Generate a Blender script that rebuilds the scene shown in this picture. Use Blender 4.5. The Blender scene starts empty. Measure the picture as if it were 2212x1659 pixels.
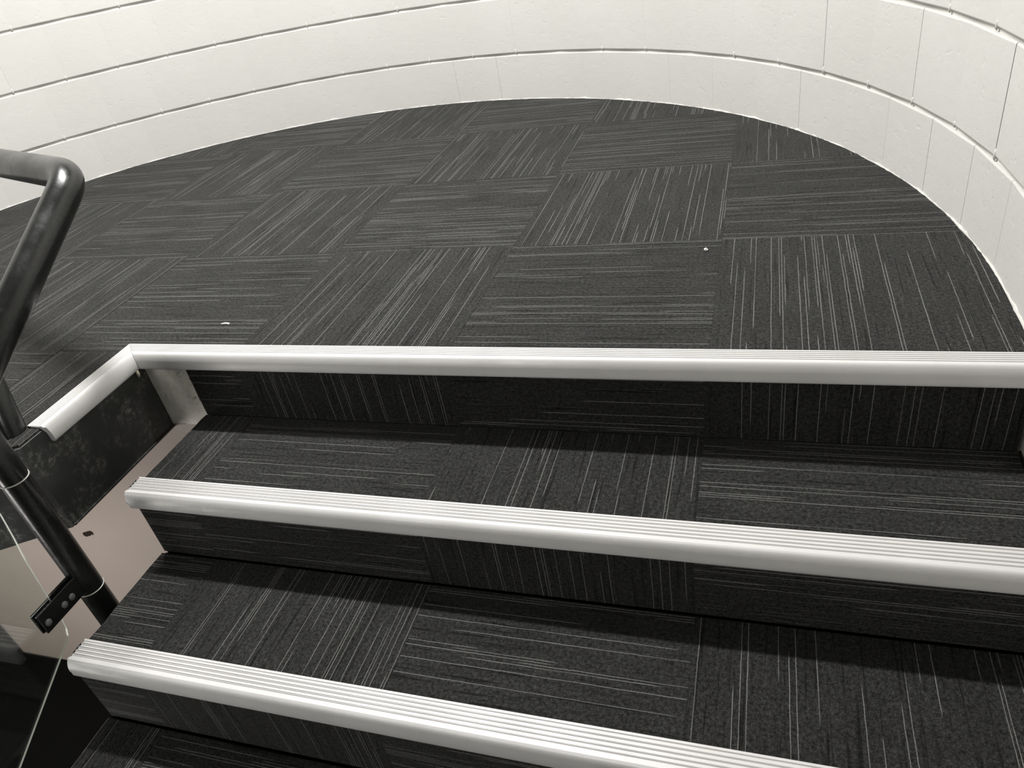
import bpy, bmesh, math, random
from mathutils import Vector, Matrix
random.seed(7)
sc = bpy.context.scene
COL = sc.collection
PI = math.pi

# ------------------------------------------------------------------ camera
cam_d = bpy.data.cameras.new('camera')
cam = bpy.data.objects.new('camera', cam_d)
COL.objects.link(cam)
cam_d.sensor_width = 36.0
cam_d.lens = 1608.33 / 2212 * 36
cam_d.clip_start = 0.02
MX, MY, MZ = (0.949253, 0.269915, -0.161444), (0.024824, -0.576013, -0.817064), (-0.313532, 0.771592, -0.553482)
CAMLOC = (1.58505, -1.62449, 0.75076)
cam.matrix_world = Matrix(((MX[0], -MY[0], -MZ[0], CAMLOC[0]), (MX[1], -MY[1], -MZ[1], CAMLOC[1]),
                           (MX[2], -MY[2], -MZ[2], CAMLOC[2]), (0, 0, 0, 1)))
sc.camera = cam

# ------------------------------------------------------------------ light
world = bpy.data.worlds.new('world')
sc.world = world
world.use_nodes = True
world.node_tree.nodes['Background'].inputs[0].default_value = (0.9, 0.95, 1.0, 1)
world.node_tree.nodes['Background'].inputs[1].default_value = 0.02


def area(name, loc, target, size, power, color=(1, 1, 1), size_y=None):
    l = bpy.data.lights.new(name, 'AREA')
    l.size = size
    if size_y:
        l.shape = 'RECTANGLE'
        l.size_y = size_y
    l.energy = power
    l.color = color
    o = bpy.data.objects.new(name, l)
    COL.objects.link(o)
    o.location = loc
    d = Vector(target) - Vector(loc)
    o.rotation_euler = d.to_track_quat('-Z', 'Y').to_euler()
    return o


area('ceiling_lamp_light', (0.30, 0.06, 2.40), (0.30, 0.06, 0.0), 1.2, 132, (1.0, 0.99, 0.97), 0.09)
area('lower_wall_fill_light', (-0.55, -1.75, -0.55), (-0.55, -0.5, -0.80), 0.5, 9.5, (1.0, 0.96, 0.93))  # added fill that brightens the tan wall below the landing, no real lamp
area('stair_front_fill_light', (0.15, -2.9, 0.75), (0.5, -0.5, -0.15), 0.6, 14, (1.0, 0.98, 0.95))  # added fill lifting the nosing fronts and plaster patch, not a fixture

sc.view_settings.view_transform = 'Standard'
sc.view_settings.look = 'None'
sc.view_settings.gamma = 1
sc.view_settings.use_curve_mapping = False
sc.view_settings.exposure = 0.0

# ------------------------------------------------------------------ materials


def new_mat(name):
    m = bpy.data.materials.new(name)
    m.use_nodes = True
    nt = m.node_tree
    return m, nt, nt.nodes['Principled BSDF']


class N:
    """tiny node-graph helper"""

    def __init__(self, nt):
        self.nt = nt

    def node(self, t, **kw):
        n = self.nt.nodes.new(t)
        for k, v in kw.items():
            setattr(n, k, v)
        return n

    def put(self, sock, v):
        if hasattr(v, 'is_output') or isinstance(v, bpy.types.NodeSocket):
            self.nt.links.new(v, sock)
        else:
            sock.default_value = v

    def math(self, op, a, b=0.0, c=0.0):
        n = self.node('ShaderNodeMath', operation=op)
        self.put(n.inputs[0], a)
        self.put(n.inputs[1], b)
        if op in ('MULTIPLY_ADD', 'COMPARE', 'SMOOTH_MIN'):
            self.put(n.inputs[2], c)
        return n.outputs[0]

    def xyz(self, x, y, z=0.0):
        n = self.node('ShaderNodeCombineXYZ')
        self.put(n.inputs[0], x)
        self.put(n.inputs[1], y)
        self.put(n.inputs[2], z)
        return n.outputs[0]

    def noise(self, vec, scale=1.0, detail=2.0, rough=0.5, dim='3D'):
        n = self.node('ShaderNodeTexNoise', noise_dimensions=dim)
        self.put(n.inputs['Vector'], vec)
        n.inputs['Scale'].default_value = scale
        n.inputs['Detail'].default_value = detail
        n.inputs['Roughness'].default_value = rough
        return n.outputs[0]

    def ramp(self, v, lo, hi, a=0.0, b=1.0):
        n = self.node('ShaderNodeMapRange')
        n.clamp = True
        self.put(n.inputs['Value'], v)
        n.inputs['From Min'].default_value = lo
        n.inputs['From Max'].default_value = hi
        n.inputs['To Min'].default_value = a
        n.inputs['To Max'].default_value = b
        return n.outputs[0]

    def mix(self, f, a, b):
        n = self.node('ShaderNodeMix', data_type='RGBA')
        self.put(n.inputs[0], f)
        self.put(n.inputs[6], a)
        self.put(n.inputs[7], b)
        return n.outputs[2]

    def bump(self, h, strength, dist, normal=None):
        n = self.node('ShaderNodeBump')
        n.inputs['Strength'].default_value = strength
        n.inputs['Distance'].default_value = dist
        self.put(n.inputs['Height'], h)
        if normal is not None:
            self.put(n.inputs['Normal'], normal)
        return n.outputs[0]


def mat_carpet():
    m, nt, b = new_mat('charcoal_carpet')
    g = N(nt)
    uvn = g.node('ShaderNodeUVMap')
    uvn.uv_map = 'UVMap'
    sep = g.node('ShaderNodeSeparateXYZ')
    nt.links.new(uvn.outputs[0], sep.inputs[0])
    u, v = sep.outputs[0], sep.outputs[1]
    # threads wander a little across their run
    wob = g.noise(g.xyz(g.math('MULTIPLY', u, 22.0), g.math('MULTIPLY', v, 14.0)), 1.0, 3.0, 0.6)
    v2 = g.math('ADD', v, g.math('MULTIPLY', g.math('SUBTRACT', wob, 0.5), 0.0022))
    cell = g.math('DIVIDE', v2, 0.0052)
    idn = g.math('FLOOR', cell)
    fr = g.math('SUBTRACT', cell, idn)
    prof = g.ramp(g.math('ABSOLUTE', g.math('SUBTRACT', fr, 0.5)), 0.07, 0.19, 1.0, 0.0)
    wn = g.node('ShaderNodeTexWhiteNoise', noise_dimensions='1D')
    nt.links.new(idn, wn.inputs['W'])
    # clusters of thread lines and empty bands
    dens = g.noise(g.xyz(g.math('MULTIPLY', v, 13.0), 3.3), 1.0, 1.0)
    keep = g.math('GREATER_THAN', g.math('ADD', wn.outputs[0], g.math('MULTIPLY', g.math('SUBTRACT', dens, 0.5), 1.1)), 0.64)
    seg = g.noise(g.xyz(g.math('MULTIPLY', u, 2.8), g.math('MULTIPLY', idn, 7.31)), 1.0, 0.0)
    segm = g.ramp(seg, 0.47, 0.50)
    line = g.math('MULTIPLY', g.math('MULTIPLY', prof, keep), segm)
    var = g.noise(g.xyz(g.math('MULTIPLY', u, 6.0), g.math('MULTIPLY', idn, 3.7), 9.0), 1.0, 1.0)
    fz = g.noise(g.xyz(u, v), 330.0, 1.0, 0.5)
    line = g.math('MULTIPLY', line, g.ramp(var, 0.3, 0.7, 0.45, 1.0))
    line = g.math('MULTIPLY', line, g.ramp(fz, 0.3, 0.6, 0.55, 1.0))
    # dark recessed streaks
    ds = g.noise(g.xyz(g.math('MULTIPLY', u, 5.0), g.math('MULTIPLY', v2, 130.0), 4.0), 1.0, 2.0, 0.6)
    dark = g.ramp(ds, 0.56, 0.68)
    ls = g.noise(g.xyz(g.math('MULTIPLY', u, 3.5), g.math('MULTIPLY', v2, 70.0), 14.0), 1.0, 2.0, 0.6)
    light = g.ramp(ls, 0.5, 0.75)
    # tufts
    tuft = g.node('ShaderNodeTexVoronoi')
    nt.links.new(g.xyz(g.math('MULTIPLY', u, 330.0), g.math('MULTIPLY', v, 420.0)), tuft.inputs['Vector'])
    tuft.inputs['Scale'].default_value = 1.0
    tf = g.ramp(tuft.outputs['Distance'], 0.1, 0.75, 1.0, 0.0)
    sp = g.noise(g.xyz(u, v, 2.0), 150.0, 3.0, 0.75)
    sp2 = g.noise(g.xyz(u, v, 2.0), 10.0, 2.0, 0.5)
    k = g.math('MULTIPLY', g.ramp(sp, 0.32, 0.68, 0.30, 1.75), g.ramp(tf, 0.0, 1.0, 0.55, 1.15))
    k = g.math('MULTIPLY', k, g.ramp(sp2, 0.3, 0.7, 0.88, 1.12))
    k = g.math('MULTIPLY', k, g.math('SUBTRACT', 1.0, g.math('MULTIPLY', dark, 0.62)))
    k = g.math('MULTIPLY', k, g.math('ADD', 1.0, g.math('MULTIPLY', light, 0.22)))
    vm = g.node('ShaderNodeVectorMath', operation='SCALE')
    vm.inputs[0].default_value = (0.0265, 0.0265, 0.0256)
    nt.links.new(k, vm.inputs['Scale'])
    col = g.mix(line, vm.outputs[0], (0.225, 0.225, 0.218, 1))
    nt.links.new(col, b.inputs['Base Color'])
    b.inputs['Roughness'].default_value = 0.95
    b.inputs['Specular IOR Level'].default_value = 0.12
    b.inputs['Sheen Weight'].default_value = 0.15
    b.inputs['Sheen Roughness'].default_value = 0.4
    b.inputs['Sheen Tint'].default_value = (0.8, 0.8, 0.78, 1)
    h = g.math('ADD', g.math('MULTIPLY', tf, 0.5), g.math('MULTIPLY', sp, 0.6))
    h = g.math('ADD', h, g.math('MULTIPLY', line, 0.7))
    h = g.math('SUBTRACT', h, g.math('MULTIPLY', dark, 0.9))
    nt.links.new(g.bump(h, 0.8, 0.0022), b.inputs['Normal'])
    return m


def mat_block():
    m, nt, b = new_mat('white_painted_block')
    g = N(nt)
    tc = g.node('ShaderNodeTexCoord').outputs['Object']
    info = g.node('ShaderNodeObjectInfo')
    n1 = g.noise(tc, 2.5, 3.0)
    c = g.mix(g.ramp(n1, 0.3, 0.7), (0.585, 0.579, 0.548, 1), (0.615, 0.608, 0.58, 1))
    spk = g.noise(tc, 70.0, 2.0, 0.6)
    c = g.mix(g.ramp(spk, 0.70, 0.78, 0, 0.35), c, (0.45, 0.42, 0.37, 1))
    nt.links.new(c, b.inputs['Base Color'])
    b.inputs['Roughness'].default_value = 0.5
    b.inputs['Specular IOR Level'].default_value = 0.35
    a = g.noise(tc, 130.0, 3.0, 0.6)
    lump = g.noise(tc, 28.0, 3.0, 0.55)
    pit = g.ramp(g.noise(tc, 55.0, 1.0), 0.22, 0.34, -0.5, 0.0)
    h = g.math('ADD', g.math('MULTIPLY', a, 0.5), g.math('ADD', g.math('MULTIPLY', lump, 1.0), pit))
    nt.links.new(g.bump(h, 0.55, 0.0013), b.inputs['Normal'])
    return m


def mat_vinyl():
    m, nt, b = new_mat('white_vinyl')
    g = N(nt)
    tc = g.node('ShaderNodeTexCoord').outputs['Object']
    n1 = g.noise(tc, 9.0, 4.0, 0.6)
    c = g.mix(g.ramp(n1, 0.35, 0.75), (0.60, 0.59, 0.582, 1), (0.54, 0.53, 0.518, 1))
    scuff = g.noise(tc, 45.0, 3.0, 0.7)
    c = g.mix(g.ramp(scuff, 0.66, 0.8, 0, 0.25), c, (0.5, 0.47, 0.43, 1))
    nt.links.new(c, b.inputs['Base Color'])
    nt.links.new(g.ramp(n1, 0.3, 0.7, 0.28, 0.42), b.inputs['Roughness'])
    b.inputs['Specular IOR Level'].default_value = 0.5
    nt.links.new(g.bump(g.noise(tc, 160.0, 2.0), 0.12, 0.001), b.inputs['Normal'])
    return m


def mat_black(name='black_enamel', rough=0.17, base=(0.012, 0.0125, 0.012), scuffs=0.16):
    m, nt, b = new_mat(name)
    g = N(nt)
    tc = g.node('ShaderNodeTexCoord').outputs['Object']
    smear = g.noise(tc, 14.0, 5.0, 0.65)
    fine = g.noise(tc, 90.0, 4.0, 0.75)
    w = g.math('MULTIPLY', g.ramp(smear, 0.45, 0.75), g.ramp(fine, 0.48, 0.75))
    c = g.mix(g.math('MULTIPLY', w, scuffs), (*base, 1), (0.22, 0.22, 0.20, 1))
    nt.links.new(c, b.inputs['Base Color'])
    nt.links.new(g.ramp(smear, 0.3, 0.75, rough, rough + 0.25), b.inputs['Roughness'])
    nt.links.new(g.bump(g.noise(tc, 60.0, 3.0, 0.6), 0.25, 0.0012), b.inputs['Normal'])
    return m


def mat_flat(name, col, rough=0.6, spec=0.3, bumpscale=None, bumpd=0.001, vary=0.08, vs=6.0):
    m, nt, b = new_mat(name)
    g = N(nt)
    tc = g.node('ShaderNodeTexCoord').outputs['Object']
    n1 = g.noise(tc, vs, 4.0, 0.6)
    a = tuple(c * (1 - vary) for c in col) + (1,)
    d = tuple(min(1, c * (1 + vary)) for c in col) + (1,)
    nt.links.new(g.mix(g.ramp(n1, 0.3, 0.7), a, d), b.inputs['Base Color'])
    b.inputs['Roughness'].default_value = rough
    b.inputs['Specular IOR Level'].default_value = spec
    if bumpscale:
        nt.links.new(g.bump(g.noise(tc, bumpscale, 3.0), 0.4, bumpd), b.inputs['Normal'])
    return m


def mat_plaster():
    m, nt, b = new_mat('scuffed_plaster')
    g = N(nt)
    tc = g.node('ShaderNodeTexCoord').outputs['Object']
    n1 = g.noise(tc, 30.0, 6.0, 0.7)
    c = g.mix(g.ramp(n1, 0.35, 0.65), (0.86, 0.84, 0.77, 1), (0.72, 0.68, 0.60, 1))
    n2 = g.noise(tc, 55.0, 5.0, 0.8)
    sep = g.node('ShaderNodeSeparateXYZ')
    nt.links.new(tc, sep.inputs[0])
    edge = g.ramp(sep.outputs[0], 0.28, 0.345)
    blk = g.math('MULTIPLY', g.ramp(n2, 0.56, 0.63), edge)
    c = g.mix(blk, c, (0.05, 0.045, 0.04, 1))
    nt.links.new(c, b.inputs['Base Color'])
    b.inputs['Roughness'].default_value = 0.7
    nt.links.new(g.bump(g.noise(tc, 60.0, 5.0, 0.7), 0.5, 0.003), b.inputs['Normal'])
    return m


def mat_clear():
    m, nt, b = new_mat('clear_acrylic')
    b.inputs['Base Color'].default_value = (0.90, 0.95, 0.91, 1)
    b.inputs['Roughness'].default_value = 0.03
    b.inputs['IOR'].default_value = 1.55
    b.inputs['Transmission Weight'].default_value = 1.0
    return m


CARPET = mat_carpet()
BLOCK = mat_block()
VINYL = mat_vinyl()
BLACK = mat_black()
FASC = mat_black('black_painted_steel', 0.32, (0.034, 0.035, 0.034), 1.6)
TAN = mat_flat('tan_wall_paint', (0.47, 0.405, 0.36), 0.55, 0.3, 90.0, 0.0006, 0.04, 3.0)
PLASTER = mat_plaster()
CLEAR = mat_clear()
EDGE = mat_flat('frosted_acrylic_edge', (0.72, 0.74, 0.66), 0.35, 0.5, None, 0.001, 0.06, 40.0)
MORTAR = mat_flat('painted_mortar', (0.56, 0.55, 0.52), 0.55, 0.3, 80.0, 0.001, 0.04)
CONC = mat_flat('concrete', (0.30, 0.29, 0.27), 0.85, 0.2, 40.0)
DARKWOOD = mat_flat('dark_stair_board', (0.008, 0.008, 0.008), 0.9, 0.03, 50.0)
STEEL = mat_flat('bare_weld_steel', (0.62, 0.62, 0.58), 0.35, 0.6, None)
BOLTM = mat_black('dark_bolt_steel', 0.3, (0.14, 0.14, 0.145), 0.4)
SCRAP = mat_flat('white_scrap', (0.85, 0.83, 0.78), 0.6)
CEIL = mat_flat('ceiling_paint', (0.35, 0.35, 0.34), 0.8)
HOLE = mat_flat('dark_hole', (0.03, 0.02, 0.015), 0.4)
GLUE = mat_flat('yellowed_glue', (0.62, 0.57, 0.44), 0.35)

# ------------------------------------------------------------------ mesh helpers


def link(name, me, mat=None, parent=None):
    o = bpy.data.objects.new(name, me)
    COL.objects.link(o)
    if mat is not None:
        for mm in (mat if isinstance(mat, (list, tuple)) else [mat]):
            me.materials.append(mm)
    if parent is not None:
        o.parent = parent
    return o


def from_bm(name, bm, mat=None, parent=None, smooth=False):
    me = bpy.data.meshes.new(name)
    bmesh.ops.recalc_face_normals(bm, faces=bm.faces)
    bm.to_mesh(me)
    bm.free()
    if smooth:
        for p in me.polygons:
            p.use_smooth = True
    return link(name, me, mat, parent)


def thing(name, label, cat, loc=(0, 0, 0), group=None):
    o = bpy.data.objects.new(name, None)
    o.empty_display_size = 0.05
    COL.objects.link(o)
    o.location = loc
    o['label'] = label
    o['category'] = cat
    if group:
        o['group'] = group
    return o


def tag(o, label, cat, group=None):
    o['label'] = label
    o['category'] = cat
    if group:
        o['group'] = group
    return o


def add_box(bm, x0, x1, y0, y1, z0, z1, bev=0.0):
    vs = [bm.verts.new((x, y, z)) for x in (x0, x1) for y in (y0, y1) for z in (z0, z1)]
    fs = [(0, 1, 3, 2), (4, 6, 7, 5), (0, 4, 5, 1), (2, 3, 7, 6), (0, 2, 6, 4), (1, 5, 7, 3)]
    faces = [bm.faces.new([vs[i] for i in f]) for f in fs]
    if bev:
        es = list({e for f in faces for e in f.edges})
        bmesh.ops.bevel(bm, geom=es, offset=bev, segments=2, affect='EDGES', profile=0.5)
    return vs


def box(name, dims, mat, parent=None, bev=0.0):
    bm = bmesh.new()
    add_box(bm, *dims, bev=bev)
    return from_bm(name, bm, mat, parent)


def prism(name, poly, z0, z1, mat, parent=None):
    """poly: list of (x,y), may be concave"""
    bm = bmesh.new()
    lo = [bm.verts.new((x, y, z0)) for x, y in poly]
    hi = [bm.verts.new((x, y, z1)) for x, y in poly]
    bm.faces.new(hi)
    bm.faces.new(list(reversed(lo)))
    n = len(poly)
    for i in range(n):
        bm.faces.new((lo[i], lo[(i + 1) % n], hi[(i + 1) % n], hi[i]))
    return from_bm(name, bm, mat, parent)


def tube(bm, pts, r, seg=20, caps=True):
    """round tube through pts (Vectors)"""
    pts = [Vector(p) for p in pts]
    rings = []
    t0 = (pts[1] - pts[0]).normalized()
    up = Vector((0, 0, 1)) if abs(t0.z) < 0.9 else Vector((1, 0, 0))
    nrm = t0.cross(up).normalized()
    for i, p in enumerate(pts):
        if i == 0:
            t = (pts[1] - pts[0])
        elif i == len(pts) - 1:
            t = pts[-1] - pts[-2]
        else:
            t = (pts[i + 1] - p).normalized() + (p - pts[i - 1]).normalized()
        t.normalize()
        nrm = (nrm - t * nrm.dot(t)).normalized()
        bn = t.cross(nrm)
        rings.append([bm.verts.new(p + (nrm * math.cos(a) + bn * math.sin(a)) * r)
                      for a in [2 * PI * k / seg for k in range(seg)]])
    for a, b in zip(rings, rings[1:]):
        for k in range(seg):
            bm.faces.new((a[k], a[(k + 1) % seg], b[(k + 1) % seg], b[k])).smooth = True
    if caps:
        bm.faces.new(list(reversed(rings[0])))
        bm.faces.new(rings[-1])


def tube_obj(name, pts, r, mat, parent=None, seg=24):
    bm = bmesh.new()
    tube(bm, pts, r, seg)
    return from_bm(name, bm, mat, parent)


def fillet(p0, p1, p2, rad, n=10):
    """points of a bend at p1"""
    p0, p1, p2 = map(Vector, (p0, p1, p2))
    a = (p0 - p1).normalized()
    b = (p2 - p1).normalized()
    out = []
    A = p1 + a * rad
    B = p1 + b * rad
    for i in range(n + 1):
        t = i / n
        out.append(A * (1 - t) ** 2 + p1 * 2 * t * (1 - t) + B * t * t)
    return out


# ------------------------------------------------------------------ plan of the place
CX, CY, RW = 0.266, -0.266, 1.738         # curved wall
XR, XL = CX + RW, CX - RW                  # its straight continuations
PITCH = 0.1962                             # block length along the curve
JOINTS = [0.0, 0.180, 0.387, 0.590, 0.790, 0.990]
EDGE_Y = -0.490                            # face under the landing's front edge
FX = 0.226                                 # outer face of the steel fascia
RET_END = -0.780
COR = (FX, -0.836)                         # where the landing edge turns obliquely
OB = (-0.841, -0.541)
LFT = (XL, COR[1] + OB[1] * (COR[0] - XL) / (-OB[0]))


def arc_pt(s, r=RW):
    if s < 0:                      # straight runs either side of the curve
        return (CX + r, CY + s)
    if s > PI * RW:
        return (CX - r, CY - (s - PI * RW))
    a = s / RW
    return (CX + r * math.cos(a), CY + r * math.sin(a))


S0, S1 = 0.0, PI * RW

# --- floor slab of the landing (setting)
slab_poly = [arc_pt(s, RW + 0.05) for s in [S0 + (S1 - S0) * i / 60 for i in range(61)]]
slab_poly += [(XL - 0.05, CY), (LFT[0] - 0.05, LFT[1]), (COR[0] - 0.006, COR[1]), (FX - 0.006, EDGE_Y + 0.003), (XR + 0.05, EDGE_Y + 0.003), (XR + 0.05, CY)]
floor = prism('floor', slab_poly, -0.200, 0.0, CONC)
floor['kind'] = 'structure'

# --- carpet tiles on the landing: 50 cm tiles, turned quarter by quarter


def clip_poly(poly, x0, x1, y0, y1):
    def clip(ps, inside, inter):
        out = []
        for i in range(len(ps)):
            a, b = ps[i - 1], ps[i]
            ia, ib = inside(a), inside(b)
            if ib:
                if not ia:
                    out.append(inter(a, b))
                out.append(b)
            elif ia:
                out.append(inter(a, b))
        return out
    for ax, lim, sg in ((0, x0, 1), (0, x1, -1), (1, y0, 1), (1, y1, -1)):
        def ins(p): return (p[ax] - lim) * sg >= 0

        def inter(a, b):
            t = (lim - a[ax]) / (b[ax] - a[ax])
            return (a[0] + t * (b[0] - a[0]), a[1] + t * (b[1] - a[1]))
        poly = clip(poly, ins, inter)
        if len(poly) < 3:
            return []
    out = []
    for p in poly:
        if not out or math.hypot(p[0] - out[-1][0], p[1] - out[-1][1]) > 1e-5:
            out.append(p)
    if len(out) > 2 and math.hypot(out[0][0] - out[-1][0], out[0][1] - out[-1][1]) < 1e-5:
        out.pop()
    return out


def carpet_piece(poly, origin, ax_u, ax_v, nrm, thick, along_u, parent, soft=0.0):
    """poly in local (a,b) metres; stripes run along a if along_u, else b"""
    bm = bmesh.new()
    O, U, V, Nn = Vector(origin), Vector(ax_u), Vector(ax_v), Vector(nrm)
    uv = bm.loops.layers.uv.new('UVMap')
    hi = [bm.verts.new(O + U * a + V * b + Nn * thick) for a, b in poly]
    lo = [bm.verts.new(O + U * a + V * b) for a, b in poly]
    f = bm.faces.new(hi)
    n = len(poly)
    sides = []
    for i in range(n):
        sides.append(bm.faces.new((lo[i], lo[(i + 1) % n], hi[(i + 1) % n], hi[i])))
    bm.faces.new(list(reversed(lo)))
    ou, ov = random.uniform(5, 60), random.uniform(5, 60)
    inv = {}
    for vv, p in list(zip(hi, poly)) + list(zip(lo, poly)):
        inv[vv] = p
    for ff in bm.faces:
        for l in ff.loops:
            a, b = inv[l.vert]
            l[uv].uv = (a + ou, b + ov) if along_u else (b + ou, a + ov)
    return from_bm('carpet_tile', bm, CARPET, parent)


rnd = random.Random(3)
land = []
NARC = 110
for i in range(NARC + 1):
    s = S0 + (S1 - S0) * i / NARC
    land.append(arc_pt(s, RW - 0.003 + rnd.uniform(-0.0032, 0.0026)))
land += [(XL + 0.003, LFT[1] + 0.01), (COR[0] - 0.004, COR[1] + 0.004), (COR[0] - 0.004, RET_END - 0.002), (0.1895, RET_END - 0.002),
         (0.1895, -0.4695), (XR - 0.002, -0.4695)]
G = 0.00015
for i in range(-4, 5):
    for j in range(-5, 4):
        jx, jy = rnd.uniform(-.0001, .0001), rnd.uniform(-.0001, .0001)
        pl = clip_poly(land, i * .5 + G + jx, i * .5 + .5 - G + jx, j * .5 + G + jy, j * .5 + .5 - G + jy)
        if len(pl) < 3:
            continue
        A = 0.5 * abs(sum(pl[k - 1][0] * pl[k][1] - pl[k][0] * pl[k - 1][1] for k in range(len(pl))))
        if A < 3e-5:
            continue
        carpet_piece(pl, (0, 0, 0), (1, 0, 0), (0, 1, 0), (0, 0, 1), 0.006 + rnd.uniform(-.0004, .0004), (i + j) % 2 != 0, floor)

# --- nosings


def nosing_profile(depth, h):
    """(d, z): d from the back edge to the front; z relative to the top"""
    p = [(0.0, -0.006), (0.0, -0.0015), (0.0015, 0.0)]
    nr = 5
    r0, r1 = 0.004, depth - 0.0160
    w = (r1 - r0) / nr
    for k in range(nr):
        x = r0 + k * w
        p += [(x + w * .10, 0.0), (x + w * .26, -0.0022), (x + w * .50, -0.0022), (x + w * .66, 0.0)]
    p += [(r1 + 0.001, 0.0)]
    R = depth - r1 - 0.0012
    HV = h - 0.006
    for k in range(0, 11):
        a = PI / 2 * k / 10
        p.append((depth - R + R * math.sin(a), -HV + HV * math.cos(a) + 0.0010 * math.sin(min(PI, 4 * a))))
    R2 = 0.006
    for k in range(1, 5):
        a = PI / 2 * k / 4
        p.append((depth - R2 + R2 * math.cos(a), -h + R2 - R2 * math.sin(a)))
    p += [(depth - 0.016, -h + 0.001), (depth - 0.0165, -0.010), (0.001, -0.0075)]
    return p


def extrude_profile(name, prof, f0, f1, mat, parent, cuts=1):
    """f0/f1 map (d,z) to 3-D at either end"""
    bm = bmesh.new()
    rings = []
    for c in range(cuts + 1):
        t = c / cuts
        rings.append([bm.verts.new(Vector(f0(*q)).lerp(Vector(f1(*q)), t)) for q in prof])
    n = len(prof)
    for a, b in zip(rings, rings[1:]):
        for k in range(n):
            f = bm.faces.new((a[k], b[k], b[(k + 1) % n], a[(k + 1) % n]))
            f.smooth = True
    bm.faces.new(rings[0])
    bm.faces.new(list(reversed(rings[-1])))
    o = from_bm(name, bm, mat, parent)
    try:
        o.data.set_sharp_from_angle(angle=math.radians(40))
    except Exception:
        pass
    return o


ZN = 0.0105
P1 = nosing_profile(0.050, 0.040)
o = extrude_profile('nosing', P1, lambda d, z: (0.1905 + d + .0004, -0.470 - d, ZN + z), lambda d, z: (XR - 0.003, -0.4685 - d * .97, ZN + z), VINYL, floor)
o['label'] = 'white ribbed nosing along the front edge of the landing'
o = extrude_profile('nosing', P1, lambda d, z: (0.190 + d, -0.470 - d, ZN + z), lambda d, z: (0.190 + d, RET_END + (0.004 if z < -.003 else 0), ZN + z), VINYL, floor)
o['label'] = 'short white nosing turning along the stairwell edge'
# glue squeezed out of the mitre
bm = bmesh.new()
bmesh.ops.create_uvsphere(bm, u_segments=10, v_segments=8, radius=1.0)
for v in bm.verts:
    v.co = Vector((v.co.x * .0035 + 0.2375, v.co.y * .004 - 0.527, v.co.z * .009 - 0.034 + 0.003 * math.sin(v.co.x * 5)))
g_ = from_bm('glue_blob', bm, GLUE, floor, True)

# steel fascia below the return nosing
bm = bmesh.new()
add_box(bm, FX - 0.006, FX, COR[1], EDGE_Y - 0.001, -0.207, 0.001, 0.0008)
# bottom flange of the fascia with its sawn end
add_box(bm, FX - 0.03, FX + 0.004, COR[1] + 0.001, EDGE_Y - 0.001, -0.212, -0.207, 0.0008)
fas = from_bm('fascia', bm, FASC, floor)
fas['label'] = 'scuffed black steel edge plate'
bm = bmesh.new()
ox, oy = OB
nx, ny = -oy, ox     # outward normal of the oblique run
nx, ny = (0.541, -0.841)
q0 = (COR[0], COR[1])
q1 = (LFT[0], LFT[1])
vs = []
for (x, y) in (q0, q1):
    for dd in (0.0, 0.006):
        for z in (-0.212, 0.001):
            vs.append(bm.verts.new((x + nx * dd - nx * 0.003, y + ny * dd - ny * 0.003, z)))
for f in ((0, 1, 3, 2), (4, 6, 7, 5), (0, 4, 5, 1), (2, 3, 7, 6), (0, 2, 6, 4), (1, 5, 7, 3)):
    bm.faces.new([vs[i] for i in f])
from_bm('fascia', bm, FASC, floor)
# plastered stub between fascia and first riser
bm = bmesh.new()
nxg, nzg = 10, 10
grid = {}
rr = random.Random(5)
for a in range(nxg + 1):
    for c in range(nzg + 1):
        x = FX + 0.001 + (0.3445 - FX) * a / nxg
        if a == nxg:
            x += rr.uniform(-0.003, 0.002)
        z = -0.203 + 0.195 * c / nzg
        grid[a, c] = bm.verts.new((x, EDGE_Y - 0.006 + rr.uniform(-.0006, .0006), z))
for a in range(nxg):
    for c in range(nzg):
        bm.faces.new((grid[a, c], grid[a + 1, c], grid[a + 1, c + 1], grid[a, c + 1]))
r = bmesh.ops.extrude_face_region(bm, geom=bm.faces[:])
for v in [q for q in r['geom'] if isinstance(q, bmesh.types.BMVert)]:
    v.co.y = EDGE_Y + 0.0025
pl_ = from_bm('plaster_patch', bm, PLASTER, floor)
pl_['label'] = 'off-white plaster patch with a chipped right edge'

# ------------------------------------------------------------------ curved block wall
wall = None
bm = bmesh.new()
DEPTH = 0.0055     # how far the mortar lies behind the block faces
HT = 2.6
n = 96
outer = []
inner = []
for i in range(n + 1):
    s = S0 + (S1 - S0) * i / n
    inner.append(arc_pt(s, RW + DEPTH))
    outer.append(arc_pt(s, RW + 0.20))
inner = [(XR + DEPTH, -3.3)] + inner + [(XL - DEPTH, -3.3)]
outer = [(XR + 0.2, -3.3)] + outer + [(XL - 0.2, -3.3)]
rows = []
for z in (-1.41, 0.0, HT):
    rows.append([[bm.verts.new((x, y, z)) for x, y in ring] for ring in (inner, outer)])
for r0, r1 in zip(rows, rows[1:]):
    for k in range(len(inner) - 1):
        bm.faces.new((r0[0][k], r0[0][k + 1], r1[0][k + 1], r1[0][k]))
        bm.faces.new((r0[1][k + 1], r0[1][k], r1[1][k], r1[1][k + 1]))
wall = from_bm('wall_back', bm, MORTAR)
wall['kind'] = 'structure'

rb = random.Random(11)


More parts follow.
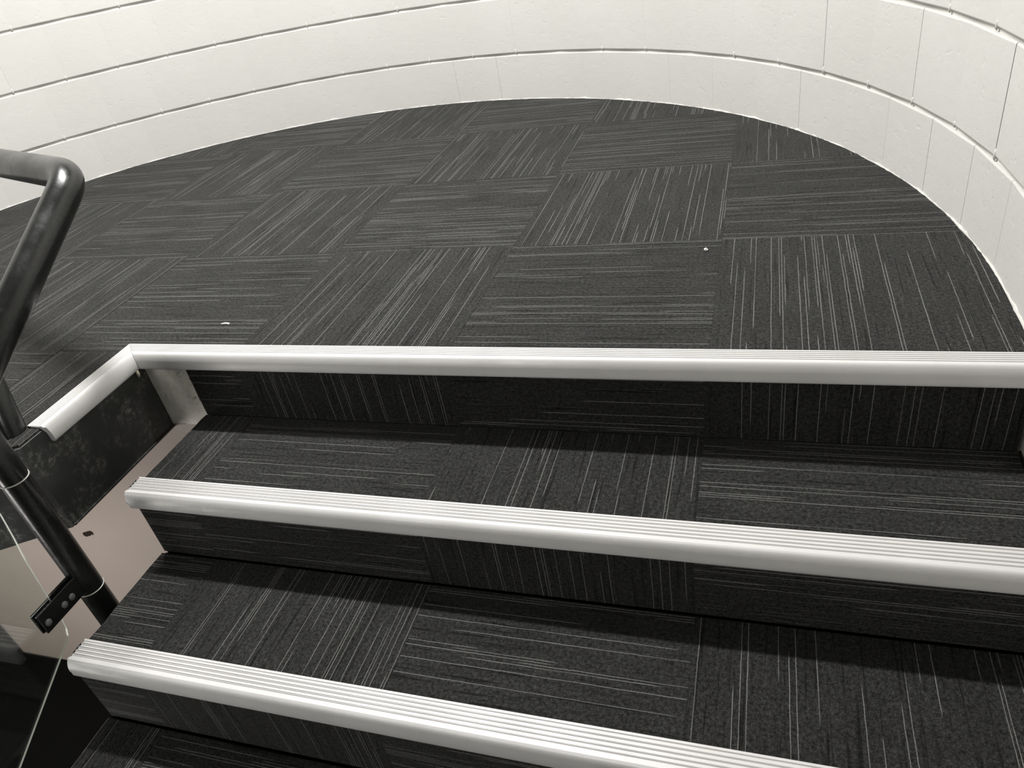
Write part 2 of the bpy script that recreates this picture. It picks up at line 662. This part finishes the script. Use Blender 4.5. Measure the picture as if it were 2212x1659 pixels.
def add_block(bm, s_a, s_b, z0, z1, off, bev=0.0022):
    """a block whose face is the chord between s_a and s_b, off = proud of the wall circle"""
    (xa, ya), (xb, yb) = arc_pt(s_a), arc_pt(s_b)
    ix, iy = -(yb - ya), (xb - xa)
    L = math.hypot(ix, iy)
    ix, iy = ix / L, iy / L
    vs = []
    for (x, y) in ((xa, ya), (xb, yb)):
        for d in (off, -0.03):
            for z in (z0, z1):
                vs.append(bm.verts.new((x + ix * d, y + iy * d, z)))
    fs = [bm.faces.new([vs[i] for i in f]) for f in ((0, 1, 3, 2), (4, 6, 7, 5), (0, 4, 5, 1), (2, 3, 7, 6), (0, 2, 6, 4), (1, 5, 7, 3))]
    if bev:
        ff = fs[2]
        hor = [e for e in ff.edges if abs(e.verts[0].co.z - e.verts[1].co.z) < 1e-6]
        ver = [e for e in ff.edges if e not in hor]
        bmesh.ops.bevel(bm, geom=hor, offset=bev, segments=2, affect='EDGES', profile=0.5)


for c in range(5):
    z0, z1 = JOINTS[c], JOINTS[c + 1]
    ph = 0.098 if c % 2 == 0 else 0.003
    k = 0
    s = ph
    ks = [ph + PITCH * q for q in range(-5, 32)]
    for a, b in zip(ks, ks[1:]):
        a2, b2 = a, b
        bm = bmesh.new()
        gv = rb.choice((-0.0002, -0.0002, 0.0, 0.0, 0.0, 0.0003)) if (a + b) / 2 > 1.3 else rb.choice((0.0, 0.0002, 0.0004, 0.0007))
        add_block(bm, a2 + gv, b2 - gv, z0 + (0.0045 if c else 0.0), z1 - 0.0045, rb.uniform(-0.0004, 0.0004), 0.003)
        ob = from_bm('block', bm, BLOCK, wall)
# courses above the frame, one mesh
bm = bmesh.new()
z = JOINTS[-1]
c = 5
while z < HT - 0.1:
    ph = 0.098 if c % 2 == 0 else 0.003
    ks = [ph + PITCH * q for q in range(-1, 30)]
    for a, b in zip(ks, ks[1:]):
        if b < 0.01 or a > S1 - 0.01:
            continue
        add_block(bm, max(a, 0) + .001, min(b, S1) - .001, z + .0045, z + .2 - .0045, rb.uniform(-.0009, .0011), 0)
    z += 0.2
    c += 1
up = from_bm('upper_blocks', bm, BLOCK, wall)
up['kind'] = 'stuff'
# paint and caulk bead along the carpet
bm = bmesh.new()
prev = None
NB = 440
for i in range(NB + 1):
    s = -0.21 + (S1 + 0.4) * i / NB
    w = 0.0035 + 0.003 * rb.random() ** 2
    hh = 0.0095 + 0.006 * rb.random() ** 3
    a = [arc_pt(s, RW - w), arc_pt(s, RW - w * .8), arc_pt(s, RW + 0.003)]
    cur = [bm.verts.new((*a[0], 0.0)), bm.verts.new((*a[1], hh * .6)), bm.verts.new((*a[2], hh)), bm.verts.new((*a[2], 0.0))]
    if prev:
        for k in range(4):
            bm.faces.new((prev[k], prev[(k + 1) % 4], cur[(k + 1) % 4], cur[k])).smooth = True
    prev = cur
from_bm('caulk_bead', bm, MORTAR, wall)

# lips of paint hanging at joints under the ledges
bm = bmesh.new()
for c in range(1, 4):
    ph = 0.098 if c % 2 == 0 else 0.003
    for q in range(0, 28):
        s = ph + PITCH * q
        if s > S1 - .05 or rb.random() < 0.25:
            continue
        x, y = arc_pt(s + rb.uniform(-.002, .002), RW + 0.001)
        m4 = Matrix.Translation((x, y, JOINTS[c] + 0.008)) @ Matrix.Diagonal((0.004, 0.004, 0.008 + .006 * rb.random(), 1))
        bmesh.ops.create_icosphere(bm, subdivisions=1, radius=1.0, matrix=m4)
dr = from_bm('paint_drips', bm, MORTAR, wall, True)
dr['kind'] = 'stuff'

# ceiling, lower floor, wall below the landing
ce = box('ceiling', (XL - 0.2, XR + 0.2, -3.3, CY + RW + 0.2, HT, HT + 0.1), CEIL)
ce['kind'] = 'structure'
lf = box('floor_lower', (XL - 0.2, XR + 0.2, -3.3, 0.0, -1.51, -1.41), DARKWOOD)
lf['kind'] = 'structure'
wt = box('wall_below', (-1.12, 0.3425, EDGE_Y - 0.006, EDGE_Y + 0.06, -1.41, -0.2005), TAN)
wt['kind'] = 'structure'
# slotted hole in that wall
HX, HZ = -0.322, -0.655


def slot(bm, cx, cz, L, w, ang, y0, y1, seg=10):
    pts = []
    for sgn in (1, -1):
        for k in range(seg + 1):
            a = -PI / 2 + PI * k / seg
            x = (L / 2 + w * math.cos(a)) * sgn
            z = w * math.sin(a) * sgn
            pts.append((cx + x * math.cos(ang) - z * math.sin(ang), cz + x * math.sin(ang) + z * math.cos(ang)))
    A = [bm.verts.new((x, y0, z)) for x, z in pts]
    B = [bm.verts.new((x, y1, z)) for x, z in pts]
    bm.faces.new(A)
    bm.faces.new(B)
    for i in range(len(pts)):
        bm.faces.new((A[i], A[(i + 1) % len(pts)], B[(i + 1) % len(pts)], B[i]))


# ------------------------------------------------------------------ staircase
st = thing('staircase', 'carpeted steps with white ribbed nosings descending from the curved landing', 'stairs', (1.17, EDGE_Y, -1.41))
SX0, SX1 = 0.342, XR - 0.003
INV = Matrix.Translation((-1.17, -EDGE_Y, 1.41))


def to_st(o):
    o.matrix_parent_inverse = INV
    return o


STEP = [  # tread top z, riser plane behind y, front riser plane y, nosing back, front
    (-0.1705, EDGE_Y, -0.769),
    (-0.3420, -0.769, -1.058),
    (-0.5150, -1.058, -1.345),
    (-0.6880, -1.345, -1.632),
]
for k, (zt, yb, yf) in enumerate(STEP):
    to_st(box('step', (SX0 + 0.001, SX1, yf + 0.004, yb + 0.0, -1.41, zt - 0.007), DARKWOOD, st))
# nosings of the steps
P2 = nosing_profile(0.060, 0.038)
for (yb, zt, x0, lab) in ((-0.7235, -0.1645, 0.333, 'upper'), (-1.007, -0.3360, 0.337, 'middle'), (-1.294, -0.509, 0.337, 'lower')):
    o = extrude_profile('nosing', P2, lambda d, z: (x0 + (0.004 if z < -.02 else 0) + 0.0, yb - d, zt + z), lambda d, z: (SX1, yb - d, zt + z), VINYL, st)
    bmn = bmesh.new()
    bmn.from_mesh(o.data)
    left = [e for e in bmn.edges if all(v.co.x < x0 + 0.006 for v in e.verts) and len(e.link_faces) == 2 and any(len(f.verts) > 8 for f in e.link_faces) and min(v.co.z for v in e.verts) < zt - 0.002]
    bmesh.ops.bevel(bmn, geom=left, offset=0.002, segments=2, affect='EDGES')
    bmn.to_mesh(o.data)
    bmn.free()
    to_st(o)

# carpet on treads: (x breaks, first orientation along X?)
XB = [SX0, 0.488, 0.994, 1.492, SX1]
tre = [
    ([False, True, False, True], 0),
    ([True, False, True, False], 1),
    ([False, True, False, True], 2),
    ([True, False, True, False], 3),
]
for orient, k in tre:
    zt, yb, yf = STEP[k]
    for q in range(4):
        a, b = XB[q] + G, XB[q + 1] - G
        if q == 0:
            a = SX0
            pts = [(a, yf + .006)]
            poly = [(a + rb.uniform(-.0012, .0012), yf + .006 + (yb - .008 - yf - .006) * t / 14) for t in range(15)]
            poly = [(b, yb - .008), (b, yf + .006)][::-1] + poly[::-1]
            poly = [(b, yf + .006), (b, yb - .008)] + poly[2:]
        else:
            poly = [(a, yf + .006), (b, yf + .006), (b, yb - .008), (a, yb - .008)]
        to_st(carpet_piece(poly, (0, 0, zt - 0.007), (1, 0, 0), (0, 1, 0), (0, 0, 1), 0.007, orient[q], st))
# risers
ris = [([True, False, True, False], 0), ([True, True, False, True], 1), ([True, False, True, False], 2), ([False, True, False, True], 3)]
TOPS = [-0.002, STEP[0][0] - 0.008, STEP[1][0] - 0.008, STEP[2][0] - 0.008]
RY = [EDGE_Y - 0.0005, STEP[0][2] + 0.004, STEP[1][2] + 0.004, STEP[2][2] + 0.004]
for orient, k in ris:
    zb = STEP[k][0] + 0.0005
    for q in range(4):
        a, b = XB[q] + G, XB[q + 1] - G
        if q == 0:
            a = SX0 + 0.003
        # riser vinyls: local a = x, local b = z
        poly = [(a, zb), (b, zb), (b, TOPS[k]), (a, TOPS[k])]
        to_st(carpet_piece(poly, (0, RY[k], 0), (1, 0, 0), (0, 0, 1), (0, -1, 0), 0.006, orient[q], st))

# ------------------------------------------------------------------ guard rail
gr = thing('guard_rail', 'glossy black tubular steel handrail and post at the stairwell edge', 'railing', (0.262, -0.90, -1.41))
GI = Matrix.Translation((-0.262, 0.90, 1.41))


def to_gr(o):
    o.matrix_parent_inverse = GI
    return o


PXc, PYc, PR = 0.262, -0.900, 0.0262
RR = 0.0308
RX = 0.325
B0 = Vector((RX, -0.518, 0.423))      # bend of the handrail
dn = Vector((0, -1, -0.60)).normalized()
hz = Vector((-1.0, 0.40, 0.0)).normalized()
low = B0 + dn * 0.62
far = B0 + hz * 1.1
pts = [low, B0 + dn * 0.2] + fillet(low, B0, far, 0.055, 12) + [B0 + hz * 0.15, far]
to_gr(tube_obj('handrail', pts, RR, BLACK, gr, 32))
to_gr(tube_obj('post', [(PXc, PYc, -1.409), (PXc, PYc, -0.345), (PXc, PYc, -0.02), (PXc, PYc, 0.22)], PR, BLACK, gr, 32))
for zz, tl in ((-0.018, 0.0), (-0.322, 0.0)):
    bm = bmesh.new()
    ring = []
    seg = 40
    for k in range(seg + 1):
        a = 2 * PI * k / seg
        ring.append((PXc + (PR + .0003) * math.cos(a), PYc + (PR + .0003) * math.sin(a), zz))
    tube(bm, ring, 0.0013, 8, False)
    w_ = from_bm('weld_ring', bm, STEEL, gr)
    to_gr(w_)
# second, leaning upright behind the post, fixed to the fascia
u0 = Vector((0.186, -0.838, -0.205))
u1 = Vector((0.158, -0.768, 0.150))
ud = (u1 - u0).normalized()
to_gr(tube_obj('upright', [u0, u0 + ud * 0.2, u0 + ud * 0.55], 0.024, BLACK, gr, 28))
bm = bmesh.new()
cen = u0 + ud * 0.335
nn = ud.orthogonal().normalized()
bb = ud.cross(nn)
tube(bm, [cen + (nn * math.cos(2 * PI * k / 30) + bb * math.sin(2 * PI * k / 30)) * 0.0243 for k in range(31)], 0.0014, 8, False)
to_gr(from_bm('weld_ring', bm, STEEL, gr))

# bracket with three bolts holding the acrylic panel
GX = 0.268
bm = bmesh.new()
add_box(bm, GX + 0.0045, GX + 0.0095, -1.025, -0.918, -0.311, -0.263, 0.0012)
br = to_gr(from_bm('bracket', bm, BLACK, gr))
bm = bmesh.new()
add_box(bm, GX - 0.0105, GX - 0.0045, -1.027, -0.918, -0.311, -0.261, 0.0012)
to_gr(from_bm('bracket', bm, BLACK, gr))
for by in (-1.013, -0.970, -0.950):
    bm = bmesh.new()
    bmesh.ops.create_uvsphere(bm, u_segments=14, v_segments=8, radius=1.0,
                              matrix=Matrix.Translation((GX + 0.0095, by, -0.292)) @ Matrix.Diagonal((0.004, 0.0072, 0.0080, 1)))
    bo = from_bm('bolt', bm, BOLTM, br, True)

# acrylic panel: vertical front edge, lower edge follows the stair pitch
PT = 0.0045
cy0, cz0 = -0.962, -0.412
sl = 0.575
outline = [(-0.948, 0.42), (-0.961, -0.052), (-0.967, -0.106), (-0.975, -0.160), (-0.983, -0.266), (-0.987, -0.318), (-0.991, -0.340),
           (-0.997, -0.355), (-1.007, -0.365), (-1.037, -0.382)]
yy = -1.80
outline += [(yy, -0.382 + sl * (yy + 1.037)), (yy, 0.02)]
bm = bmesh.new()
A = [bm.verts.new((GX - PT, y, z)) for y, z in outline]
B = [bm.verts.new((GX + PT, y, z)) for y, z in outline]
bm.faces.new(A).material_index = 0
bm.faces.new(B).material_index = 0
for i in range(len(A)):
    bm.faces.new((A[i], A[(i + 1) % len(A)], B[(i + 1) % len(A)], B[i])).material_index = 1
pn = from_bm('acrylic_panel', bm, [CLEAR, EDGE], gr)
pn['label'] = 'clear acrylic infill panel with pale cut edges'
to_gr(pn)

# hole in the tan wall
bm = bmesh.new()
slot(bm, HX, HZ, 0.030, 0.0085, math.radians(20), EDGE_Y - 0.0075, EDGE_Y - 0.004)
ho = from_bm('slotted_hole', bm, HOLE, wt)
bm = bmesh.new()
bmesh.ops.create_uvsphere(bm, u_segments=8, v_segments=6, radius=0.0022, matrix=Matrix.Translation((HX + 0.016, EDGE_Y - 0.008, HZ - .002)))
from_bm('screw_head', bm, STEEL, wt, True)

# ------------------------------------------------------------------ scraps on the carpet


def scrap(name, pts, zb, label, cat, hgt):
    bm = bmesh.new()
    lo = [bm.verts.new((x, y, zb)) for x, y in pts]
    hi = [bm.verts.new((x * .8 + pts[0][0] * .2, y * .8 + pts[0][1] * .2, zb + hgt)) for x, y in pts]
    bm.faces.new(hi)
    bm.faces.new(list(reversed(lo)))
    for i in range(len(pts)):
        bm.faces.new((lo[i], lo[(i + 1) % len(pts)], hi[(i + 1) % len(pts)], hi[i]))
    return tag(from_bm(name, bm, SCRAP), label, cat)


def at_land(px, py):
    M = (MX, MY, MZ)
    a, b, c = (px - 1106) / 1608.33, (py - 829.5) / 1608.33, 1.0
    d = [M[0][i] * a + M[1][i] * b + M[2][i] * c for i in range(3)]
    t = (0.0065 - CAMLOC[2]) / d[2]
    return CAMLOC[0] + d[0] * t, CAMLOC[1] + d[1] * t


x, y = at_land(487, 700)
scrap('paper_scrap', [(x - .010, y - .003), (x - .002, y - .002), (x + .009, y - .001), (x + .010, y + .004), (x, y + .004), (x - .007, y + .001)], 0.0066,
      'tiny white paper scrap on the dark carpet behind the nosing corner', 'litter', 0.0025)
x, y = at_land(1525, 542)
bm = bmesh.new()
bmesh.ops.create_icosphere(bm, subdivisions=2, radius=0.0042, matrix=Matrix.Translation((x, y, 0.0100)))
rr2 = random.Random(2)
for v in bm.verts:
    v.co += Vector((rr2.uniform(-.0009, .0009), rr2.uniform(-.0009, .0009), rr2.uniform(-.0006, .0006)))
tag(from_bm('white_crumb', bm, SCRAP, None), 'small round white crumb lying beside a carpet tile corner', 'crumb')
